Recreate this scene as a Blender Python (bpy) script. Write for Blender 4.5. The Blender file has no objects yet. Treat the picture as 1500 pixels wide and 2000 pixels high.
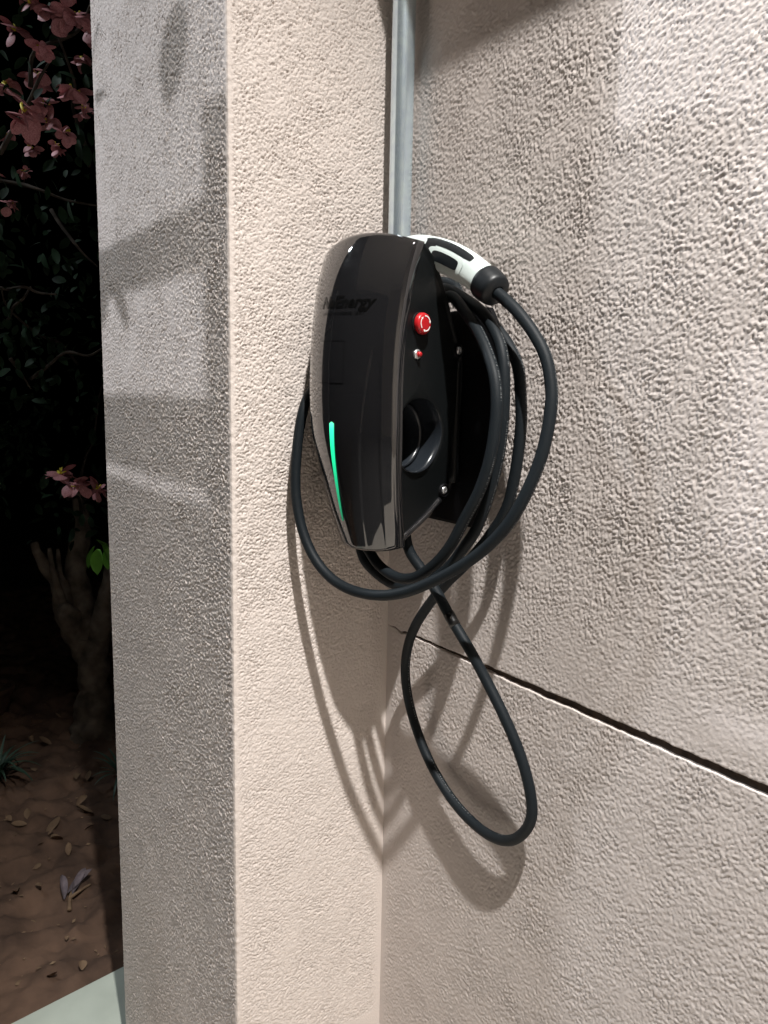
import bpy, math, random
import numpy as np
from mathutils import Vector, Matrix, noise

S = bpy.context.scene
rad = math.radians

# ------------------------------------------------------------------ camera
cam_d = bpy.data.cameras.new('camera')
cam = bpy.data.objects.new('camera', cam_d)
S.collection.objects.link(cam)
CAM = Vector((0.8968, -0.6370, 1.4))
cr = Vector((0.570352, 0.821172, 0.019371))
cd = Vector((0.133988, -0.069743, -0.988526))
cf = Vector((-0.810399, 0.566403, -0.149805))
m = Matrix.Identity(4)
for i in range(3):
    m[i][0] = cr[i]; m[i][1] = -cd[i]; m[i][2] = -cf[i]; m[i][3] = CAM[i]
cam.matrix_world = m
cam_d.sensor_fit = 'VERTICAL'
cam_d.sensor_height = 36.0
cam_d.lens = 27.0
cam_d.clip_start = 0.02
cam_d.clip_end = 300.0
S.camera = cam

# ------------------------------------------------------------------ night sky
w = bpy.data.worlds.new('World'); S.world = w; w.use_nodes = True
nt = w.node_tree
bg = nt.nodes['Background']
sky = nt.nodes.new('ShaderNodeTexSky')
sky.sky_type = 'NISHITA'; sky.sun_disc = False
sky.sun_elevation = rad(-7); sky.sun_rotation = rad(140)
nt.links.new(sky.outputs[0], bg.inputs[0])
bg.inputs[1].default_value = 0.05

# ------------------------------------------------------------------ lamps of the place, and one added fill
# the opal globe lamp under the carport ceiling, above and behind the photographer
def lamp(name, kind, loc, power, col, radius):
    l = bpy.data.lights.new(name, kind); l.energy = power; l.color = col
    l.shadow_soft_size = radius
    o = bpy.data.objects.new(name, l); S.collection.objects.link(o); o.location = loc
    return o
L1 = lamp('carport_lamp_light', 'SPOT', (1.35, -0.58, 3.50), 700.0, (1.0, 0.972, 0.935), 0.028)
L1.data.spot_size = rad(104); L1.data.spot_blend = 0.9        # recessed downlight, facing the floor
# cool white: a fill lamp added high for the pilaster front, and the yard lamp
# shining through added rails and an added tree on to the pilaster and the wall
def spot(o, size, blend, target):
    o.data.spot_size = rad(size); o.data.spot_blend = blend
    o.rotation_euler = (Vector(target) - o.location).to_track_quat('-Z', 'Y').to_euler()
L2 = lamp('added_fill_light', 'SPOT', (-2.60, -2.00, 4.20), 285.0, (0.86, 0.93, 1.0), 0.12)
spot(L2, 66, 1.0, (-0.15, -0.2, 1.1))
L3 = lamp('low_yard_lamp_light', 'SPOT', (-3.60, -2.62, 2.65), 410.0, (0.92, 0.94, 1.0), 0.014)
spot(L3, 34, 0.5, (0.0, -0.2, 1.45))

S.view_settings.view_transform = 'Standard'
S.view_settings.look = 'None'
S.view_settings.exposure = 0.1
S.view_settings.gamma = 1.0
S.render.engine = 'CYCLES'
S.cycles.use_denoising = True
S.cycles.max_bounces = 8
S.cycles.diffuse_bounces = 5

# ------------------------------------------------------------------ materials
def mat(name, col, rough=0.6, metal=0.0, spec=0.5, var=0.0, vscale=40.0, bump=0.0, bscale=400.0, coat=0.0, trans=0.0, col2=None):
    M = bpy.data.materials.new(name); M.use_nodes = True
    t = M.node_tree; p = t.nodes['Principled BSDF']
    p.inputs['Base Color'].default_value = (*col, 1)
    p.inputs['Roughness'].default_value = rough
    p.inputs['Metallic'].default_value = metal
    p.inputs['Specular IOR Level'].default_value = spec
    if coat:
        p.inputs['Coat Weight'].default_value = coat
        p.inputs['Coat Roughness'].default_value = 0.03
    tc = t.nodes.new('ShaderNodeTexCoord')
    if var or col2:
        n = t.nodes.new('ShaderNodeTexNoise'); n.inputs['Scale'].default_value = vscale; n.inputs['Detail'].default_value = 6
        t.links.new(tc.outputs['Object'], n.inputs['Vector'])
        r = t.nodes.new('ShaderNodeValToRGB')
        a = col2 if col2 else tuple(c * (1 - var) for c in col)
        b = col if col2 else tuple(min(1, c * (1 + var)) for c in col)
        r.color_ramp.elements[0].color = (*a, 1); r.color_ramp.elements[1].color = (*b, 1)
        r.color_ramp.elements[0].position = 0.32; r.color_ramp.elements[1].position = 0.68
        t.links.new(n.outputs['Fac'], r.inputs['Fac'])
        t.links.new(r.outputs['Color'], p.inputs['Base Color'])
    if bump:
        n2 = t.nodes.new('ShaderNodeTexNoise'); n2.inputs['Scale'].default_value = bscale; n2.inputs['Detail'].default_value = 4
        t.links.new(tc.outputs['Object'], n2.inputs['Vector'])
        bn = t.nodes.new('ShaderNodeBump'); bn.inputs['Strength'].default_value = bump; bn.inputs['Distance'].default_value = 0.001
        t.links.new(n2.outputs['Fac'], bn.inputs['Height'])
        t.links.new(bn.outputs['Normal'], p.inputs['Normal'])
    return M

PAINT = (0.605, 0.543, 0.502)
M_wall = mat('render_paint_wall_dimmed', (0.535, 0.484, 0.456), 0.55, spec=0.4, var=0.035, vscale=9, bump=0.25, bscale=520)  # darker than PAINT: the dimmer light on this wall is put into its colour
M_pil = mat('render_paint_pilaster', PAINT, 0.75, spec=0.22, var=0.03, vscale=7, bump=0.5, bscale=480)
M_joint = mat('joint_dark_mortar', (0.05, 0.034, 0.024), 0.9, var=0.4, vscale=120, bump=0.6, bscale=500)
M_conc = mat('beam_render', PAINT, 0.7, var=0.04, vscale=10, bump=0.4, bscale=200)
M_ceil = mat('ceiling_paint', (0.74, 0.70, 0.64), 0.8, var=0.02, vscale=5)
M_conc_floor = mat('cream_floor_tile', (0.60, 0.55, 0.49), 0.6, var=0.06, vscale=6, bump=0.3, bscale=90)
M_floor = mat('pale_floor_tile', (0.40, 0.44, 0.385), 0.35, var=0.06, vscale=14, bump=0.1, bscale=120)
M_soil = mat('brown_soil', (0.13, 0.080, 0.055), 0.95, spec=0.2, col2=(0.06, 0.038, 0.028), vscale=9, bump=1.0, bscale=70)
M_ground = mat('far_ground', (0.06, 0.045, 0.03), 0.95, var=0.3, vscale=2)
M_gloss = mat('gloss_black_acrylic', (0.010, 0.010, 0.011), 0.045, spec=0.5, coat=0.4)
M_gloss.node_tree.nodes['Principled BSDF'].inputs['IOR'].default_value = 1.8
# smudges and dust: uneven gloss on the acrylic
t = M_gloss.node_tree; gn = t.nodes.new('ShaderNodeTexNoise'); gn.inputs['Scale'].default_value = 26; gn.inputs['Detail'].default_value = 5
gc = t.nodes.new('ShaderNodeTexCoord'); t.links.new(gc.outputs['Object'], gn.inputs['Vector'])
gm = t.nodes.new('ShaderNodeMapRange'); gm.inputs[1].default_value = 0.40; gm.inputs[2].default_value = 0.75; gm.inputs[3].default_value = 0.035; gm.inputs[4].default_value = 0.17
t.links.new(gn.outputs['Fac'], gm.inputs[0]); t.links.new(gm.outputs[0], t.nodes['Principled BSDF'].inputs['Roughness'])
M_black = mat('satin_black_plastic', (0.0055, 0.0065, 0.007), 0.33, spec=0.22, bump=0.15, bscale=2500)
M_dull = mat('dull_black_plastic', (0.005, 0.005, 0.006), 0.6, spec=0.12)
M_cup = mat('socket_black_plastic', (0.013, 0.016, 0.020), 0.26, spec=0.6)
M_print = mat('logo_print_black', (0.003, 0.003, 0.003), 0.16, spec=0.4)
M_red = mat('red_plastic', (0.42, 0.012, 0.016), 0.32, spec=0.5)
M_white = mat('white_print', (0.8, 0.8, 0.78), 0.5)
M_mint = mat('white_connector_plastic', (0.62, 0.70, 0.68), 0.33, spec=0.5, var=0.02, vscale=60)
M_grip = mat('dark_grip_plastic', (0.008, 0.010, 0.012), 0.42, spec=0.3)
M_chrome = mat('bright_steel', (0.75, 0.75, 0.75), 0.32, metal=0.85)
M_zinc = mat('galvanised_steel', (0.74, 0.88, 1.0), 0.22, metal=0.80, var=0.08, vscale=90, bump=0.05, bscale=300)
M_tape = mat('black_tape', (0.004, 0.004, 0.004), 0.3, spec=0.5)
M_bark = mat('grey_brown_bark', (0.18, 0.15, 0.118), 0.95, spec=0.2, col2=(0.06, 0.05, 0.04), vscale=16, bump=1.0, bscale=60)
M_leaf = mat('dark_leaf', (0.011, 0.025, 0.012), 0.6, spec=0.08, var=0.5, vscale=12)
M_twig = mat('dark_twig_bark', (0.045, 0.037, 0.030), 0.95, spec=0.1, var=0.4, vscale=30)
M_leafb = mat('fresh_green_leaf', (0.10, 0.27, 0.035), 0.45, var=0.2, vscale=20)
M_bract = mat('dusty_pink_petal', (0.52, 0.255, 0.265), 0.6, spec=0.3, col2=(0.28, 0.10, 0.11), vscale=18)
M_stamen = mat('yellow_stamen', (0.60, 0.52, 0.04), 0.6)
M_dry = mat('dry_leaf', (0.21, 0.145, 0.09), 0.8, spec=0.2, col2=(0.11, 0.07, 0.045), vscale=25)
M_dryg = mat('grey_purple_dry_leaf', (0.115, 0.095, 0.105), 0.8, spec=0.2, var=0.5, vscale=25)
M_clay = mat('terracotta', (0.075, 0.038, 0.026), 0.9, var=0.25, vscale=15, bump=0.4, bscale=150)
M_strap = mat('strap_leaf_green', (0.035, 0.075, 0.05), 0.5, var=0.3, vscale=20)

# cable rubber with a faint pale print line running along it
M_cable = mat('black_cable_rubber', (0.008, 0.011, 0.0135), 0.55, spec=0.17, bump=0.12, bscale=900)
t = M_cable.node_tree; p = t.nodes['Principled BSDF']
uv = t.nodes.new('ShaderNodeUVMap'); uv.uv_map = 'run'
sep = t.nodes.new('ShaderNodeSeparateXYZ'); t.links.new(uv.outputs[0], sep.inputs[0])
def mth(op, a, b=None, c=None):
    n = t.nodes.new('ShaderNodeMath'); n.operation = op
    for i, v in enumerate((a, b, c)):
        if v is None: continue
        if isinstance(v, (int, float)): n.inputs[i].default_value = v
        else: t.links.new(v, n.inputs[i])
    return n.outputs[0]
band_ = mth('COMPARE', sep.outputs[1], 0.30, 0.022)
sx = mth('MULTIPLY', sep.outputs[0], 620.0)
cmb = t.nodes.new('ShaderNodeCombineXYZ'); t.links.new(sx, cmb.inputs[0])
wn = t.nodes.new('ShaderNodeTexNoise'); wn.inputs['Scale'].default_value = 1.0; wn.inputs['Detail'].default_value = 1
t.links.new(cmb.outputs[0], wn.inputs['Vector'])
let = mth('GREATER_THAN', wn.outputs['Fac'], 0.53)
gapn = mth('GREATER_THAN', mth('FRACT', mth('MULTIPLY', sep.outputs[0], 6.3)), 0.36)
fac = mth('MULTIPLY', mth('MULTIPLY', band_, let), mth('MULTIPLY', gapn, 0.42))
mx = t.nodes.new('ShaderNodeMix'); mx.data_type = 'RGBA'
mx.inputs[6].default_value = (0.008, 0.011, 0.0135, 1); mx.inputs[7].default_value = (0.30, 0.31, 0.31, 1)
t.links.new(fac, mx.inputs[0]); t.links.new(mx.outputs[2], p.inputs['Base Color'])

# green status light: brightest LED at its top end
M_led = bpy.data.materials.new('green_status_led'); M_led.use_nodes = True
t = M_led.node_tree; p = t.nodes['Principled BSDF']
p.inputs['Base Color'].default_value = (0.02, 0.2, 0.1, 1)
tc = t.nodes.new('ShaderNodeTexCoord'); sp = t.nodes.new('ShaderNodeSeparateXYZ')
t.links.new(tc.outputs['Generated'], sp.inputs[0])
r1 = t.nodes.new('ShaderNodeValToRGB')
el = r1.color_ramp.elements
el[0].position = 0.0; el[0].color = (0.0, 0.10, 0.045, 1)
el[1].position = 1.0; el[1].color = (0.14, 1.0, 0.50, 1)
e = el.new(0.35); e.color = (0.0, 0.30, 0.13, 1)
e = el.new(0.75); e.color = (0.003, 0.72, 0.30, 1)
e = el.new(0.93); e.color = (0.03, 0.95, 0.46, 1)
t.links.new(sp.outputs[2], r1.inputs[0])
t.links.new(r1.outputs[0], p.inputs['Emission Color']); p.inputs['Emission Strength'].default_value = 1.5

# ------------------------------------------------------------------ mesh helpers
def tagged(o, label=None, cat=None, group=None, kind=None):
    if label: o['label'] = label
    if cat: o['category'] = cat
    if group: o['group'] = group
    if kind: o['kind'] = kind
    return o

def empty(name, loc=(0, 0, 0), rz=0.0, **kw):
    o = bpy.data.objects.new(name, None); S.collection.objects.link(o)
    o.location = loc; o.rotation_euler = (0, 0, rz); o.empty_display_size = 0.05
    return tagged(o, **kw)

def link(name, me, parent=None, world=True):
    o = bpy.data.objects.new(name, me); S.collection.objects.link(o)
    if parent is not None:
        o.parent = parent
        if world: o.location = -Vector(parent.location)
    return o

def mesh(name, verts, faces, material, parent=None, smooth=True, world=True):
    me = bpy.data.meshes.new(name)
    me.from_pydata([tuple(v) for v in verts], [], faces)
    me.materials.append(material)
    if smooth: me.polygons.foreach_set('use_smooth', [True] * len(me.polygons))
    me.update()
    return link(name, me, parent, world)

def grid(name, P, material, parent=None, world=True, flip=False, uvs=None, close=False):
    """P: rows x cols x 3 array -> one smooth quad sheet"""
    nr, nc = P.shape[:2]
    me = bpy.data.meshes.new(name)
    idx = np.arange(nr * nc).reshape(nr, nc)
    if close: idx = np.concatenate([idx, idx[:, :1]], 1)
    a = idx[:-1, :-1].ravel(); b = idx[:-1, 1:].ravel(); c = idx[1:, 1:].ravel(); d = idx[1:, :-1].ravel()
    q = np.stack([a, b, c, d] if not flip else [a, d, c, b], 1)
    n = len(q)
    me.vertices.add(nr * nc); me.vertices.foreach_set('co', P.reshape(-1).astype(np.float32))
    me.loops.add(n * 4); me.loops.foreach_set('vertex_index', q.ravel().astype(np.int32))
    me.polygons.add(n); me.polygons.foreach_set('loop_start', np.arange(0, n * 4, 4, dtype=np.int32))
    me.polygons.foreach_set('use_smooth', np.ones(n, dtype=bool))
    me.materials.append(material)
    me.update(calc_edges=True)
    return link(name, me, parent, world)

def box(name, lo, hi, material, parent=None, bevel=0.0, world=True):
    x0, y0, z0 = lo; x1, y1, z1 = hi
    v = [(x, y, z) for z in (z0, z1) for y in (y0, y1) for x in (x0, x1)]
    f = [(0, 2, 3, 1), (4, 5, 7, 6), (0, 1, 5, 4), (2, 6, 7, 3), (0, 4, 6, 2), (1, 3, 7, 5)]
    o = mesh(name, v, f, material, parent, smooth=False, world=world)
    if bevel:
        b = o.modifiers.new('bevel', 'BEVEL'); b.width = bevel; b.segments = 3
        o.data.polygons.foreach_set('use_smooth', [True] * 6)
    return o

def catmull(pts, k):
    P = [np.array(p, float) for p in pts]
    P = [2 * P[0] - P[1]] + P + [2 * P[-1] - P[-2]]
    out = []
    for i in range(1, len(P) - 2):
        p0, p1, p2, p3 = P[i - 1:i + 3]
        for j in range(k):
            s = j / k
            out.append(0.5 * ((2 * p1) + (-p0 + p2) * s + (2 * p0 - 5 * p1 + 4 * p2 - p3) * s * s + (-p0 + 3 * p1 - 3 * p2 + p3) * s ** 3))
    out.append(P[-2])
    return np.array(out)

def frames(C, up0=(0, 0, 1)):
    T = np.gradient(C, axis=0); T /= np.linalg.norm(T, axis=1)[:, None]
    N = np.zeros_like(T); n = np.array(up0, float)
    for i in range(len(C)):
        n = n - T[i] * (n @ T[i]); n /= np.linalg.norm(n); N[i] = n
    return T, N, np.cross(T, N)

def tube_arrays(C, R, sides, rough=0.0, seed=0, up0=(0, 0, 1)):
    T, N, B = frames(C, up0)
    ph = np.linspace(0, 2 * math.pi, sides, endpoint=False)
    R = np.broadcast_to(np.asarray(R, float), (len(C),))
    out = np.zeros((len(C), sides, 3))
    for i in range(len(C)):
        for j in range(sides):
            r = R[i]
            if rough:
                d = N[i] * math.cos(ph[j]) + B[i] * math.sin(ph[j])
                q = C[i] + d * r
                r *= 1 + rough * noise.noise(Vector((q * 14).tolist())) + 0.5 * rough * noise.noise(Vector((q * 37).tolist()))
            out[i, j] = C[i] + r * (N[i] * math.cos(ph[j]) + B[i] * math.sin(ph[j]))
    return out

def tube(name, C, R, sides, material, parent=None, rough=0.0, world=True, caps=True, uv=False, up0=(0, 0, 1)):
    A = tube_arrays(np.asarray(C, float), R, sides, rough, up0=up0)
    n, s = A.shape[:2]
    V = A.reshape(-1, 3).tolist(); F = []
    for i in range(n - 1):
        for j in range(s):
            k = (j + 1) % s
            F.append((i * s + j, i * s + k, (i + 1) * s + k, (i + 1) * s + j))
    if caps:
        V.append(A[0].mean(0).tolist()); V.append(A[-1].mean(0).tolist())
        c0 = len(V) - 2; c1 = c0 + 1
        for j in range(s):
            k = (j + 1) % s
            F.append((c0, k, j)); F.append((c1, (n - 1) * s + j, (n - 1) * s + k))
    o = mesh(name, V, F, material, parent, world=world)
    if uv:
        L = np.concatenate([[0], np.cumsum(np.linalg.norm(np.diff(np.asarray(C), axis=0), axis=1))])
        ul = o.data.uv_layers.new(name='run'); li = 0
        dat = []
        for f in F:
            if len(f) == 4:
                i = f[0] // s; j = f[0] % s
                dat += [L[i], j / s, L[i], (j + 1) / s, L[i + 1], (j + 1) / s, L[i + 1], j / s]
            else: dat += [0, 0] * 3
        ul.data.foreach_set('uv', dat)
    return o

def smooth01(x, a, b):
    t_ = np.clip((x - a) / (b - a), 0, 1); return t_ * t_ * (3 - 2 * t_)

def band(nz, nx, d, lo, hi, seed, ax=1.0, az=1.0):
    """band-passed noise field, wavelengths lo..hi metres, unit spread"""
    g = np.random.default_rng(seed).standard_normal((nz, nx))
    fz = np.fft.fftfreq(nz, d)[:, None] * az; fx = np.fft.rfftfreq(nx, d)[None, :] * ax
    k2 = fz ** 2 + fx ** 2
    W = (1 - np.exp(-k2 * hi * hi)) * np.exp(-k2 * lo * lo)
    h = np.fft.irfft2(np.fft.rfft2(g) * W, s=(nz, nx))
    return h / h.std()

# ================================================================== THE SETTING
FX = lambda y: -0.8425 - (y + 0.1685) * 0.1457          # outer edge of the paved floor
g_ = mesh('ground', [(-80, -80, -0.16), (80, -80, -0.16), (80, 80, -0.16), (-80, 80, -0.16)], [(0, 1, 2, 3)], M_ground)
tagged(g_, kind='structure')

# garden soil, uneven
xs = np.linspace(-5.0, -0.70, 300); ys = np.linspace(-2.4, 2.6, 320)
X, Y = np.meshgrid(xs, ys)
d_ = 0.016
hz = 0.010 * band(320, 300, d_, 0.10, 0.5, 3) + 0.0045 * band(320, 300, d_, 0.03, 0.09, 4)
hz = np.clip(hz, -0.04, 0.018) * smooth01(-0.80 - X, 0.0, 0.12)
soil = grid('garden_soil', np.stack([X, Y, -0.028 + hz - 0.02 * (X > -0.8)], 2), M_soil)
tagged(soil, kind='structure')

# paved carport floor slab with a real edge towards the soil
ya, yb = -1.25, 0.0
M_dark_floor = mat('dark_floor_coat', (0.045, 0.045, 0.046), 0.9, var=0.2, vscale=30, bump=0.6, bscale=200)
dv = mesh('added_dark_floor', [(FX(-7), -7, -.01), (6, -7, -.01), (6, -1.25, -.01), (FX(-1.25), -1.25, -.01)], [(0, 1, 2, 3)], M_dark_floor, smooth=False)  # unseen dark floor added to keep the reflection in the charger cover dark
tagged(dv, kind='structure')
fl = mesh('carport_floor', [(FX(ya), ya, 0), (6, ya, 0), (6, yb, 0), (FX(yb), yb, 0),
                            (FX(ya), ya, -0.12), (6, ya, -0.12), (6, yb, -0.12), (FX(yb), yb, -0.12)],
          [(0, 1, 2, 3), (0, 3, 7, 4), (0, 4, 5, 1)], M_conc_floor, smooth=False)
tagged(fl, kind='structure')
bs_ = mesh('paving_border', [(FX(ya) - .002, ya, .004), (FX(ya) + .42, ya, .004), (FX(-.25) + .42, -.25, .004), (-.574, -.25, .004), (-.574, yb, .004), (FX(yb) - .002, yb, .004), (FX(yb) - .002, yb, -.10), (FX(ya) - .002, ya, -.10)], [(0, 1, 2, 3, 4, 5), (0, 5, 6, 7)], M_floor, smooth=False)
tagged(bs_, kind='structure')
ce = box('carport_ceiling', (-0.9, -4.2, 3.65), (5.0, 0.3, 3.8), M_ceil)
tagged(ce, kind='structure')

# ---- charging wall (plane y = 0): upper panel, open joint, lower panel
wall = empty('rendered_wall', (1.5, 0.05, 0.0), label='rough cream rendered wall with a dark horizontal joint behind the charger', cat='wall')
dW = 0.0014
nx = int(0.72 / dW)
xw = np.arange(nx) * dW
def joint_mid(x):
    g = np.random.default_rng(11).standard_normal(nx)
    k = np.exp(-(np.arange(-12, 13) / 4.0) ** 2); j = np.convolve(g, k / k.sum(), 'same')
    return 1.0650 + j * 0.0045 * (1 - smooth01(x, 0.02, 0.055)) + j * 0.0010
jm = joint_mid(xw)
half = 0.0003 + 0.0018 * smooth01(xw, 0.004, 0.03) + 0.0029 * smooth01(xw, 0.03, 0.36)
jr = np.random.default_rng(5).standard_normal(nx)
k9 = np.exp(-(np.arange(-6, 7) / 2.0) ** 2); jr = np.convolve(jr, k9 / k9.sum(), 'same')

def wall_sheet(name, z_lo, z_hi, edge, seed, lower):
    nz = int((z_hi - z_lo) / dW)
    if lower:
        h1 = band(nz, nx, dW, 0.0012, 0.0068, seed, ax=0.9, az=2.6)
        h2 = band(nz, nx, dW, 0.006, 0.03, seed + 1, ax=0.9, az=1.6)
        h = (0.00044 * np.clip(h1, -1.3, 1.1) + 0.00008 * h2) * np.clip(1.0 + 0.12 * band(nz, nx, dW, 0.05, 0.3, seed + 5), 0.6, 1.4)
    else:
        h1 = band(nz, nx, dW, 0.0021, 0.0086, seed, az=1.12)
        h2 = band(nz, nx, dW, 0.007, 0.022, seed + 1)
        k = 1.5 * np.clip(1.05 * h1 + 0.22 * h2, -0.75, 1.15)
        patch_ = np.clip(1.0 + 0.13 * band(nz, nx, dW, 0.05, 0.3, seed + 5), 0.6, 1.4)      # uneven sprayed coat
        h = (0.00043 * k + 0.00005 * h2) * patch_
        # the render lies flatter towards the joint and the corner
        zz = np.linspace(z_lo, z_hi, nz)[:, None]
        h = h * (0.55 + 0.45 * smooth01(zz, 1.08, 1.26))
    h = h + 0.00012 * band(nz, nx, dW, 0.06, 0.25, seed + 2)
    h = h * smooth01(xw, 0.0, 0.022)[None, :] * (1 - smooth01(xw, 0.70, 0.72))[None, :]
    t_ = np.linspace(0, 1, nz)[:, None]
    if lower: zt = edge; z = z_lo + (zt[None, :] - z_lo) * t_; h *= smooth01(t_, 0, 0.02)
    else: z = edge[None, :] + (z_hi - edge[None, :]) * t_; h *= 1 - smooth01(t_, 0.98, 1)
    P = np.stack([np.broadcast_to(xw[None, :], (nz, nx)), -h, z], 2)
    # lip turning into the joint
    if lower:
        lip = P[-1:].copy(); lip[..., 1] += 0.0006; lip[..., 2] += 0.0003
        lip2 = lip.copy(); lip2[..., 1] = 0.020
        P = np.concatenate([P, lip, lip2], 0)
    else:
        lip = P[:1].copy(); lip[..., 1] += 0.0006; lip[..., 2] -= 0.0003
        lip2 = lip.copy(); lip2[..., 1] = 0.020
        P = np.concatenate([lip2, lip, P], 0)
    return grid(name, P, M_wall, wall)
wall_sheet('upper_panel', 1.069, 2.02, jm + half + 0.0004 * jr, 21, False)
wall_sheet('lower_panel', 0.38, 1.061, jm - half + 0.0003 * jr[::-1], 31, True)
XR = xw[-1]
mesh('joint', [(-0.002, 0.0048, 1.03), (5, 0.0048, 1.03), (5, 0.0048, 1.10), (-0.002, 0.0048, 1.10)], [(0, 1, 2, 3)], M_joint, wall)
# plainer stretches of the same wall out of the picture
zj = (jm[-1] - half[-1], jm[-1] + half[-1])
def plain(name, x0, x1, z0, z1, lip=None):
    v = [(x0, 0, z0), (x1, 0, z0), (x1, 0, z1), (x0, 0, z1)]; f = [(0, 1, 2, 3)]
    if lip == 'top': v += [(x1, 0.020, z1), (x0, 0.020, z1)]; f.append((3, 2, 4, 5))
    if lip == 'bottom': v += [(x1, 0.020, z0), (x0, 0.020, z0)]; f.append((1, 0, 5, 4))
    mesh(name, v, f, M_wall, wall, smooth=False)
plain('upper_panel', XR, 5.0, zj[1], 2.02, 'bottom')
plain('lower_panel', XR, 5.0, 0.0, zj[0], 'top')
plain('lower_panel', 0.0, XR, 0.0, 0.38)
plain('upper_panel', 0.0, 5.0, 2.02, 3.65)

ew = empty('added_bounce_wall', (2.75, -.6, 0), label='added cream wall out of view bouncing warm fill on to the pilaster', cat='wall')  # unseen wall added to bounce warm fill into the shadows
box('wall_body', (2.70, -4.1, 0.0), (2.85, -0.001, 3.649), mat('bounce_wall_paint', (0.42, 0.37, 0.32), 0.8, var=0.05, vscale=6), ew)

# ---- pilaster: side face (x = 0) and front face (y = -0.245)
PW, PD, CR = 0.570, 0.245, 0.005
pil = empty('rendered_pilaster', (-0.285, -0.12, 0.0), label='rendered pilaster standing out beside the garden, cream side and greyer front', cat='pilaster')
zlo, zhi = 0.10, 2.10
def face(name, length, seed, kind):
    dP = 0.00128 if kind == 'side' else 0.0016
    zlo = 0.42 if kind == 'side' else 0.10
    nzp = int((zhi - zlo) / dP); zp = np.linspace(zlo, zhi, nzp)
    n = int(length / dP); s = np.linspace(0, length, n)          # s = 0 at the free corner
    zz = zp[:, None]
    if kind == 'side':
        h1 = band(nzp, n, dP, 0.0015, 0.0088, seed, az=1.15); h2 = band(nzp, n, dP, 0.009, 0.03, seed + 1)
        k = -np.clip(-(1.2 * h1 + 0.25 * h2) - 0.15, 0, 1.35) ** 0.7                   # flat plateaus, small pits
        amp = 0.55 + 0.45 * smooth01(zz, 0.95, 1.25)
        amp = amp * np.clip(1.0 + 0.14 * band(nzp, n, dP, 0.05, 0.3, seed + 5), 0.6, 1.4)
        h = 0.00190 * k * amp + 0.00006 * np.clip(h2, -1, 1)
        fade = smooth01(s, 0.0, 0.010) * (1 - smooth01(s, length - 0.020, length - 0.002))
    else:
        h1 = band(nzp, n, dP, 0.0017, 0.0078, seed, az=1.35); h2 = band(nzp, n, dP, 0.008, 0.03, seed + 1, az=1.3)
        k = np.clip(1.1 * h1 + 0.15 * h2, -1.8, 0.9) * np.clip(1.0 + 0.14 * band(nzp, n, dP, 0.05, 0.3, seed + 5), 0.6, 1.4)
        h = 0.00125 * k * (0.75 + 0.25 * smooth01(zz, 0.5, 1.2)) + 0.00005 * h2
        fade = smooth01(s, 0.0, 0.012) * (0.35 + 0.65 * (1 - smooth01(s, length - 0.006, length)))
    h = (h + 0.00015 * band(nzp, n, dP, 0.08, 0.3, seed + 2)) * fade[None, :]
    h = h * (smooth01(zz, zlo, zlo + 0.02) * (1 - smooth01(zz, zhi - 0.02, zhi)))
    # rounded free corner, half on each face
    zg = np.linspace(0.1, 2.1, 900); wob = 0.0002 * np.interp(zp, zg, band(900, 64, 0.0022, 0.008, 0.04, 77)[:, 0])[:, None] * (1 - smooth01(s, 0, 0.006))[None, :]
    c = CR * (1 - np.clip(s / CR, 0, 1)); drop = CR - np.sqrt(np.maximum(CR ** 2 - c ** 2 * 0.5, 0))
    off = h - drop[None, :] * 0.9 + wob
    if kind == 'side': P = np.stack([off, -PD + 0.0012 + s[None, :] * (PD - 0.0012) / length - wob, np.broadcast_to(zz, off.shape)], 2)
    else: P = np.stack([-0.0012 - s[None, :] * (PW - 0.0012) / length + wob, -PD - off, np.broadcast_to(zz, off.shape)], 2)
    return grid(name, P, M_pil, pil, flip=(kind != 'side'))
face('side_face', PD, 51, 'side')
face('front_face', PW, 61, 'front')
def quad(name, v, mtl, parent): return mesh(name, v, [(0, 1, 2, 3)], mtl, parent, smooth=False)
for z0, z1 in ((0.0, 0.42), (zhi, 3.65)):
    quad('side_face', [(0, -PD, z0), (0, 0, z0), (0, 0, z1), (0, -PD, z1)], M_pil, pil)
for z0, z1 in ((0.0, 0.10), (zhi, 3.65)):
    quad('front_face', [(-PW, -PD, z0), (0, -PD, z0), (0, -PD, z1), (-PW, -PD, z1)], M_pil, pil)
quad('garden_face', [(-PW, 0.25, 0), (-PW, -PD, 0), (-PW, -PD, 3.65), (-PW, 0.25, 3.65)], M_pil, pil)

# ---- concrete band along the wall above the picture (throws the shade at the top)
BP = 0.10; BZ = 1.79 + (3.50 - 1.79) / 0.58 * BP
box('concrete_band', (0.004, -BP, BZ), (5.0, -0.002, BZ + 0.22), M_conc, bevel=0.006)
tagged(bpy.data.objects['concrete_band'], label='cream concrete band running along the top of the charger wall', cat='ledge')

# ================================================================== CONDUIT
cd_o = empty('conduit_pipe', (0.0405, -0.0225, 1.45), label='galvanised steel conduit pipe running down the corner into the charger', cat='pipe')
pz = np.linspace(1.45, 2.86, 40)
tube('pipe', np.stack([0.0405 + 0 * pz, -0.0225 + 0 * pz, pz], 1), 0.0148, 40, M_zinc, cd_o, up0=(1, 0, 0), caps=False)

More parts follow.
